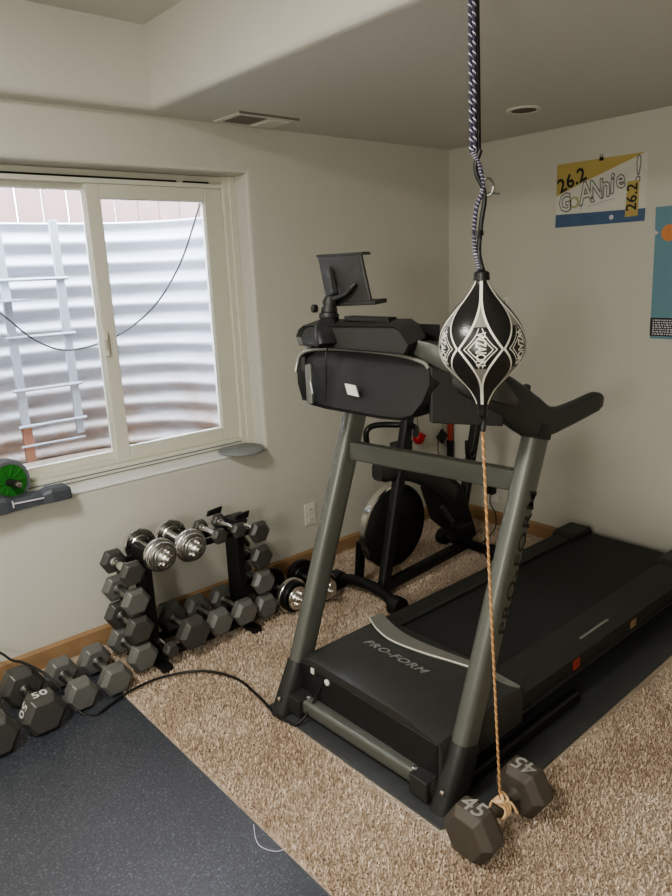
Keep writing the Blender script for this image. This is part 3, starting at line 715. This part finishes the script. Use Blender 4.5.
# tablet holder on the console
th = T('tablet_holder', (-1.93, -1.10, 1.36), 'black tablet holder clamped on top of the treadmill console', 'tablet holder')
pl = [V((-1.85, -1.035, 1.552)), V((-1.85, -1.225, 1.552)), V((-1.85, -1.262, 1.418)), V((-1.85, -1.070, 1.408))]
mb = MB(); mb.poly(pl, (.010, 0, .004)); bp2 = O('back_plate', mb, 'chp', th, bevel=.004, smooth=0)
O('top_lip', MB().poly([(-1.852, -1.032, 1.548), (-1.852, -1.24, 1.548), (-1.852, -1.235, 1.556), (-1.852, -1.032, 1.556)], (.032, 0, 0)), 'chp', bp2, bevel=.002)
O('bottom_lip', MB().poly([(-1.855, -1.066, 1.402), (-1.855, -1.285, 1.410), (-1.855, -1.285, 1.422), (-1.855, -1.066, 1.414)], (.05, 0, .004)), 'chp', bp2, bevel=.003)
O('rear_rib', MB().sweep(smoothpts([(-1.857, -1.10, 1.52), (-1.862, -1.115, 1.47), (-1.875, -1.14, 1.44)], 4), rrect(.02, .014, .005), scales=[.3]+[1]*8), 'chp', bp2, smooth=50)
O('rear_rib', MB().sweep(smoothpts([(-1.857, -1.21, 1.47), (-1.862, -1.17, 1.44), (-1.875, -1.12, 1.425)], 4), rrect(.02, .014, .005), scales=[.3]+[1]*8), 'chp', bp2, smooth=50)
O('ball_joint', MB().lathe([(.004, -.024), (.018, -.018), (.024, 0), (.018, .018), (.004, .024)], (-1.875, -1.115, 1.415), (.3, 0, 1), 18), 'blkp', th)
O('lock_collar', MB().lathe([(.022, 0), (.030, .004), (.030, .016), (.024, .02), (.024, .035)], (-1.895, -1.130, 1.368), (.2, .1, 1), 18), 'blkp', th)
O('clamp_arm', MB().sweep(smoothpts([(-1.895, -1.130, 1.385), (-1.910, -1.140, 1.362), (-1.932, -1.158, 1.335), (-1.942, -1.178, 1.300)], 4), rrect(.060, .04, .016), scales=[(.6, .7)]+[(.8, .8)]*4+[(1.1, .8)]*8), 'blkp', th, smooth=50)
O('knob', MB().lathe([(.006, 0), (.012, .002), (.012, .014), (.006, .018)], (-1.90, -1.082, 1.400), (-.3, 1, 0), 12), 'chp', th)

# ---------------------------------------------------------------- hanging ball on cords
BC = V((-1.971, -1.745, 1.333))
axb = V((-.006, .017, 1.0)).normalized()
vang = math.atan2(-2.7218-BC.y, -3.2536-BC.x)
pp = [(275, 3.2), (280, 4.5), (285, 6.2), (290, 9), (300, 16.5), (310, 25.5), (320, 33), (330, 38), (342, 40.4), (352, 40), (362, 36), (370, 29.5), (378, 22), (387, 14), (396, 8.5), (404, 5.6), (416, 4)]
PR = [((345-a)*.00231, b*.00236) for a, b in pp]
PRs = smoothpts([(z, r_, 0) for z, r_ in reversed(PR)], 4)
ZR = [(p.x, p.y) for p in PRs]
def rad(z):
    if z <= ZR[0][0]: return ZR[0][1]
    for (a, b), (c, d) in zip(ZR, ZR[1:]):
        if a <= z <= c: return b + (d-b)*(z-a)/(c-a+1e-9)
    return ZR[-1][1]
def BP(th_, z, o=0.0007):
    r_ = rad(z); dr = (rad(z+.004)-rad(z-.004))/.008
    n = V((math.cos(th_), math.sin(th_), -dr)).normalized()
    return BC + axb*z + V((math.cos(th_), math.sin(th_), 0))*r_ + n*o
hb = T('double_end_ball', (BC.x, BC.y, BC.z), 'black teardrop punching ball with white diamond flames, hung on cords', 'punching ball')
NB = 72
ball = O('ball', MB().loops([[BP(2*PI*j/NB, z, 0) for j in range(NB)] for z, _ in ZR]), 'leather', hb, smooth=180)
def strip(mb, uv, w):
    P = [BP(a, z) for a, z in uv]
    for i in range(len(P)-1): pass
    L_, R_ = [], []
    for i in range(len(P)):
        t = (P[min(i+1, len(P)-1)]-P[max(i-1, 0)]).normalized()
        a, z = uv[i]; n = (P[i] - BC); n = V((math.cos(a), math.sin(a), 0))
        s = t.cross(n).normalized(); ww = w[i] if isinstance(w, list) else w
        L_.append(P[i]+s*ww/2); R_.append(P[i]-s*ww/2)
    k = len(P); mb.add(L_+R_, [(i, i+1, k+i+1, k+i) for i in range(k-1)])
Htop, Hbot = .148, -.135
dth = math.radians(60)
for e in range(6):
    wht = MB(); gry = MB()
    c = vang + math.radians(-2) + e*dth
    for sgn in (-1, 1):
        for H in (Htop, Hbot):
            N_ = 22
            def W(t, k=1., p=2.5): return k*math.radians(29)*(1-t)**p
            wht_uv = []; ws = []
            for i in range(N_+1):
                t = .985*i/N_; r_ = max(rad(H*t), .008)
                a_ = W(t) * .0955/max(r_, .02) if False else W(t)
                a_ = max(W(t), .0016/r_)
                wht_uv.append((c+sgn*a_, H*t)); ws.append(.0050 if t < .5 else .0050-.0022*(t-.5)*2)
            strip(wht, wht_uv, ws)
            # inner concentric flame lines
            strip(wht, [(c+sgn*W(t/1.0, .74, 2.3), H*.30*t*1.6+0) for t in [i/10*.62 for i in range(11)]], .0022)
            strip(wht, [(c+sgn*math.radians(16)*(1-t), H*.22*t*.9) for t in [i/6 for i in range(7)]], .0022)
            # silver fill near tips
            for i in range(N_):
                t0, t1 = .985*i/N_, .985*(i+1)/N_
                if t0 < .30: continue
                w0, w1 = W(t0)*.93, W(t1)*.93
                gry.add([BP(c, H*t0, .0004), BP(c+sgn*w0, H*t0, .0004), BP(c+sgn*w1, H*t1, .0004), BP(c, H*t1, .0004)], [(0, 1, 2, 3)])
    wht.text('WZAION', .0225, lambda u, v, c=c: BP(c + v*1.35/.0955, -u*.80, .0010), bold=.0006, spacing=.92)
    fp_ = O('flame_print', wht, 'ballw', ball, recalc=False, smooth=0); O('silver_print', gry, 'ballg', fp_, recalc=False, smooth=0)
neck = BC+axb*.162
O('neck_collar', MB().lathe([(.009, -.018), (.018, -.016), (.017, 0), (.010, .004)], BC+axb*.158, axb, 18), 'blk', hb)
O('bottom_loop', MB().tube(smoothpts([BC+axb*(-.16), BC+axb*(-.175)+V((.006, 0, 0)), BC+axb*(-.20)]), .006, 8), 'blk', hb)
# upper cords
def helix(mb, A, B, r0, rr, turns, ph=0, n=12):
    A = V(A); B = V(B); s, u, d = basis(B-A); pts = []
    K = int(turns*n)
    for i in range(K+1):
        t = i/K; a = 2*PI*turns*t+ph; pts.append(A+(B-A)*t + (s*math.cos(a)+u*math.sin(a))*r0)
    mb.tube(pts, rr, 5)
TOP = V((-1.958, -1.695, ZH))
KN = V((-1.966, -1.714, 1.745))
uc = T('upper_hanging_cord', tuple(TOP), 'purple and white braided cords with black strap holding the ball', 'cord')
O('ceiling_hook', MB().tube(smoothpts([TOP, TOP+V((0, 0, -.03)), TOP+V((.015, 0, -.045)), TOP+V((.0, 0, -.06))]), .004, 8), 'steel', uc)
mb = MB(); mw = MB()
lat = V((.61, -.79, 0))*1.0
for k, o_ in enumerate((-.0045, .0030)):
    A = TOP+V((0, 0, -.05))+lat*o_; B = KN+lat*(o_-.001)
    mb.tube([A, B], .0038, 10); helix(mw, A, B, .0027, .0018, 34, k*1.3)
O('braided_cord', mb, 'purple', uc, smooth=60); O('white_strands', mw, 'whitec', uc, smooth=60)
O('black_strap', MB().sweep([TOP+V((0, 0, -.05))+lat*.008+V((.006, .006, 0)), KN+lat*.012+V((.006, .006, -.01))], rrect(.008, .010, .003)), 'cord', uc)
P = smoothpts([KN+lat*(-.004), KN+V((0, 0, -.03))+lat*.012, KN+V((0, 0, -.075))+lat*.020, KN+V((0, 0, -.12))+lat*.006, KN+V((0, 0, -.17))+lat*.002, KN+V((0, 0, -.215))+lat*.006, neck+lat*(-.004)], 6)
O('twisted_cord', MB().tube(P, .0048, 10), 'purple', uc, smooth=60)
mw = MB()
for i in range(len(P)-1): helix(mw, P[i], P[i+1], .0034, .0019, 1.0, 0, 8)
O('white_strands', mw, 'whitec', uc)
P = smoothpts([KN+lat*.014, KN+V((0, 0, -.04))+lat*.004, KN+V((0, 0, -.09))+lat*.024, KN+V((0, 0, -.15))+lat*.017, KN+V((0, 0, -.21))+lat*.013, neck+lat*.003], 6)
O('black_cord', MB().tube(P, .0050, 8), 'cord', uc, smooth=60)
cb = KN+V((0, 0, -.075))+lat*.030
O('carabiner', MB().tube([cb+lat*(.012*math.cos(a))+V((0, 0, .018*math.sin(a))) for a in [2*PI*i/16 for i in range(17)]], .0028, 6), 'steel', uc, smooth=60)
O('hook_tip', MB().tube([cb+V((0, 0, -.012)), cb+lat*.026+V((0, 0, -.016))], .0026, 6), 'steel', uc)
O('tape_wrap', MB().lathe([(.013, 0), (.013, .010)], KN+V((0, 0, -.175))+lat*.010, (0, 0, 1), 14), 'cord', uc)
# lower rope
LB = V((-1.914, -1.778, .108))
bb_ = BC+axb*(-.20)
lr = T('orange_anchor_rope', tuple(LB), 'thin orange and white rope running from ball down to the 45 dumbbell', 'rope')
O('rope_core', MB().tube([bb_, LB], .0034, 10), 'orange', lr, smooth=60)
mw = MB(); helix(mw, bb_, LB, .0024, .0017, 46); O('pale_strand', mw, 'peach', lr)
kn = MB()
for k in range(3):
    c = LB + V((.010*(k-1), 0, -.027)); kn.tube([c+V((.004*math.sin(3*a), .024*math.cos(a), .024*math.sin(a))) for a in [2*PI*i/20 for i in range(21)]], .0045, 6)
kn.tube([LB+V((.018*math.cos(a), -.004+.012*math.sin(2*a), .004+.012*math.sin(a))) for a in [2*PI*i/20 for i in range(21)]], .0045, 6)
kn.tube(smoothpts([LB, LB+V((.02, -.02, -.01)), LB+V((.03, -.035, -.04))]), .004, 6)
O('knot', kn, 'peach', lr, smooth=60)

# ---------------------------------------------------------------- exercise bike
bkT = T('exercise_bike', (-.85, -.52, 0), 'black upright exercise bike with round flywheel behind the treadmill', 'exercise bike')
fst = O('front_stabiliser', MB().tube(smoothpts([(-1.215, -.335, .055), (-1.205, -.45, .075), (-1.205, -.60, .075), (-1.225, -.715, .055)]), .026, 12), 'blk', bkT, smooth=60)
for y in (-.325, -.725): O('end_wheel', MB().lathe([(.02, -.03), (.044, -.026), (.046, 0), (.044, .026), (.02, .03)], (-1.222, y, .048), (0, 1, 0), 18), 'blkp', fst, smooth=40)
rst = O('rear_stabiliser', MB().tube([(-.44, -.34, .05), (-.44, -.66, .05)], .026, 12), 'blk', bkT, smooth=60)
for y in (-.33, -.67): O('end_wheel', MB().lathe([(.02, -.03), (.042, -.026), (.044, 0), (.042, .026), (.02, .03)], (-.44, y, .046), (0, 1, 0), 18), 'blkp', rst, smooth=40)
O('bottom_bar', MB().sweep([(-1.19, -.56, .055), (-.44, -.51, .065)], rrect(.045, .05, .01)), 'blk', bkT)
fp = O('front_post', MB().sweep([(-1.155, -.565, .03), (-1.075, -.56, .35), (-.955, -.555, .84)], rrect(.046, .055, .014)), 'blkp', bkT, smooth=50)
O('rear_fork_post', MB().sweep([(-1.14, -.39, .05), (-1.13, -.40, .24)], rrect(.03, .045, .008)), 'blk', bkT)
fw = O('flywheel', MB().lathe([(.03, -.028), (.195, -.022), (.200, -.016), (.200, .016), (.195, .022), (.03, .028)], (-.985, -.475, .30), (0, 1, 0), 56), 'blkp', bkT, smooth=50)
O('chrome_rim', MB().lathe([(.199, -.020), (.208, -.017), (.208, .017), (.199, .020)], (-.985, -.475, .30), (0, 1, 0), 56, cap=False), 'chrome', fw, smooth=50)
O('gear_housing', MB().sweep(smoothpts([(-1.13, -.525, .61), (-1.04, -.53, .605), (-.90, -.53, .565), (-.76, -.53, .49), (-.62, -.52, .38)]), rrect(.09, .10, .03), scales=[(.8, .8)]*2+[1.0]*23), 'hood', bkT, smooth=50)
O('main_frame', MB().poly([(-.80, -.47, .46), (-.66, -.47, .52), (-.52, -.47, .40), (-.40, -.47, .10), (-.50, -.47, .07), (-.72, -.47, .26)], (0, -.07, 0)), 'blkp', bkT, bevel=.02, smooth=40, seg=3)
sp_ = O('seat_post', MB().sweep([(-.515, -.505, .18), (-.476, -.505, .334), (-.364, -.505, .80)], rrect(.05, .042, .012)), 'blkp', bkT, smooth=50)
O('adjust_knob', MB().tube(smoothpts([(-.44, -.535, .56), (-.50, -.56, .555), (-.53, -.565, .58), (-.535, -.565, .65)]), .012, 10), 'blk', sp_, smooth=60)
O('saddle', MB().loops([[V((x, -.505+w*c_, z+.03*s_)) for c_, s_ in [(math.cos(2*PI*i/14), math.sin(2*PI*i/14)) for i in range(14)]] for x, w, z in ((-.52, .02, .80), (-.48, .045, .805), (-.36, .09, .805), (-.26, .11, .815), (-.22, .08, .82))]), 'blkp', bkT, smooth=60)
hbr = O('handlebar', MB().tube(smoothpts([(-1.07, -.40, .70), (-1.08, -.41, .775), (-1.04, -.43, .80), (-.97, -.50, .80), (-.955, -.56, .805), (-.97, -.62, .80), (-1.06, -.70, .80)]), .014, 10), 'blk', bkT, smooth=60)
O('bracket', MB().box((-.965, -.52, .70), (.11, .05, .05)), 'chp', bkT, bevel=.008)
ck = O('crank', MB().bar((-.75, -.58, .36), (-.66, -.58, .25), .012, .024), 'steel', bkT, bevel=.003)
O('pedal', MB().box((-.66, -.63, .25), (.085, .08, .024)), 'blkp', ck, bevel=.004)
O('warning_label', MB().bar((-.80, -.545, .545), (-.73, -.55, .475), .003, .04, up=V((0, -1, 0.2))).box((-.78, -.543, .50), (.03, .004, .03), Matrix.Rotation(.7, 3, 'Y')), 'pink', bkT)
O('warning_label', MB().box((-.735, -.545, .49), (.03, .004, .075), Matrix.Rotation(.75+PI/2+.1, 3, 'Y')), 'wood', bkT)
O('white_label', MB().box((-.795, -.546, .475), (.022, .003, .022), Matrix.Rotation(.7, 3, 'Y')), 'white', bkT)

# things hung on the wall corner behind the bike
def hang(name, x, y, label, cat): 
    t = T(name, (x, y, .68), label, cat)
    O('peg', MB().lathe([(.010, 0), (.010, .004), (.004, .006), (.004, .035), (.007, .037)], (x, 0, .70), (0, -1, 0), 10), 'blk', t)
    return t
t = hang('red_hanging_ball', -.315, -.03, 'small red ball hanging on the window wall behind the bike', 'ball')
O('loop', MB().tube([(-.315, -.03, .70), (-.315, -.03, .57)], .002, 6), 'cord', t)
O('ball', MB().lathe([(.004, -.036), (.022, -.030), (.034, -.010), (.034, .012), (.022, .030), (.006, .036)], (-.315, -.038, .54), n=20), 'red', t, smooth=60)
O('flap', MB().poly([(-.285, -.045, .56), (-.255, -.045, .55), (-.285, -.045, .515)], (0, .012, 0)), 'red', t)
t = hang('black_hanging_tag', -.093, -.03, 'black diamond shaped tag hanging on a string behind the bike', 'tag')
O('string', MB().tube([(-.093, -.03, .70), (-.093, -.03, .55)], .0018, 6), 'cord', t)
O('diamond_tag', MB().poly([(-.093, -.03, .555), (-.045, -.03, .508), (-.093, -.03, .46), (-.141, -.03, .508)], (0, .012, 0)), 'blk', t, bevel=.002)
O('string_tail', MB().tube(smoothpts([(-.135, -.03, .50), (-.138, -.03, .44), (-.13, -.03, .40)]), .0028, 6), 'cord', t)
t = hang('resistance_band', -.035, -.035, 'red and black resistance band handle hanging in the room corner', 'exercise band')
O('red_band', MB().sweep([(-.03, -.035, .70), (-.03, -.035, .47)], rrect(.034, .020, .006)), 'redb', t, smooth=50)
O('black_grip', MB().sweep([(-.03, -.035, .475), (-.028, -.035, .33)], rrect(.040, .026, .008)), 'blk', t, smooth=50)

# ---------------------------------------------------------------- things on the sill
ab = T('weight_disc', (-1.487, .045, .692), 'flat round grey disc on the right end of the window sill', 'disc')
O('disc', MB().lathe([(.0, 0), (.104, 0), (.110, .004), (.110, .010), (.104, .015), (.0, .015)], (-1.495, .018, .692), n=48, cap=False), 'disc', ab, smooth=40)
for k in range(3):
    x = -1.505+k*.018; O('hole', MB().lathe([(.005, 0), (.005, .0006)], (x, .030-k*.004, .707), n=12), 'grub', ab)
aw = T('ab_wheel', (-2.56, .035, .692), 'green ab roller wheel with grey tyre at the left of the sill', 'exercise wheel')
wcn = V((-2.545, .045, .692+.0885)); wax = V((.25, -1, .0)).normalized()
O('tyre', MB().lathe([(.070, -.03), (.082, -.030), (.088, -.018), (.088, .018), (.082, .030), (.070, .030)], wcn, wax, 44, cap=False), 'grub', aw, smooth=50)
hub = O('green_hub', MB().lathe([(.0, -.024), (.024, -.024), (.070, -.028), (.074, -.026), (.074, .026), (.070, .028), (.024, .024), (.0, .024)], wcn, wax, 44, cap=False), 'green', aw, smooth=30)
mb = MB()
for k in range(10):
    a = k*PI/5; s, u, d_ = basis(wax); e1 = s*math.cos(a)+u*math.sin(a)
    mb.bar(wcn+wax*.026+e1*.024, wcn+wax*.030+e1*.068, .004, .004, up=wax)
O('rib', mb, 'green', hub)
O('handle', MB().lathe([(.0, .02), (.016, .02), (.013, .03), (.015, .06), (.015, .085), (.010, .088)], wcn, wax, 16), 'blkp', aw, smooth=50)
O('handle_cap', MB().lathe([(.0, .088), (.011, .088), (.010, .094), (0, .095)], wcn, wax, 14), 'chrome', aw)
pb = T('push_up_handle', (-2.48, -.03, .692), 'long dark grey push up block on the sill below the green wheel', 'exercise block')
# longitudinal block: big ends, narrow middle
st_ = [(-2.80, .088, .062), (-2.66, .088, .062), (-2.585, .084, .060), (-2.555, .066, .044), (-2.45, .064, .044), (-2.42, .082, .054), (-2.355, .082, .050), (-2.345, .070, .042)]
rings = []
for x, w, h in st_:
    y0 = -.040
    rings.append([V((x, y0-w/2, .692)), V((x, y0+w/2, .692)), V((x, y0+w/2*.95, .692+h*.8)), V((x, y0+w/2*.75, .692+h)), V((x, y0-w/2*.75, .692+h)), V((x, y0-w/2*.98, .692+h*.75))])
O('block_body', MB().loops(rings), 'dgrub', pb, smooth=0, bevel=.003)
O('white_strap', MB().bar((-2.562, -.0745, .722), (-2.45, -.0735, .718), .003, .005).bar((-2.565, -.079, .735), (-2.563, -.079, .708), .004, .004), 'whitec', pb)

# ---------------------------------------------------------------- lights
def area(name, loc, rot, sx, sy, e, col):
    l = D.lights.new(name, 'AREA'); l.shape = 'RECTANGLE'; l.size = sx; l.size_y = sy; l.energy = e; l.color = col
    o = link(D.objects.new(name, l)); o.location = loc; o.rotation_euler = rot; return o
area('ceiling_lamp', (-3.5, -1.4, 2.40), (0, 0, 0), .45, .45, 40, (1, .97, .90))
def point(name, loc, rad_, e, col):
    l = D.lights.new(name, 'POINT'); l.shadow_soft_size = rad_; l.energy = e; l.color = col
    o = link(D.objects.new(name, l)); o.location = loc; return o
point('fill_light', (-4.3, -2.9, 1.6), .16, 58, (1, .97, .91))  # unseen fill, added to brighten the soffit underside and far walls
w = D.worlds.new('world'); bpy.context.scene.world = w; w.use_nodes = True
bg = w.node_tree.nodes['Background']; bg.inputs[0].default_value = (.80, .88, 1.0, 1); bg.inputs[1].default_value = 32.0
sc_ = bpy.context.scene
sc_.view_settings.view_transform = 'AgX'; sc_.view_settings.look = 'AgX - Medium High Contrast'; sc_.view_settings.exposure = .30
sc_.cycles.max_bounces = 10; sc_.cycles.diffuse_bounces = 6; sc_.cycles.transparent_max_bounces = 12
sc_.cycles.use_denoising = True
sc_.cycles.sample_clamp_indirect = 6
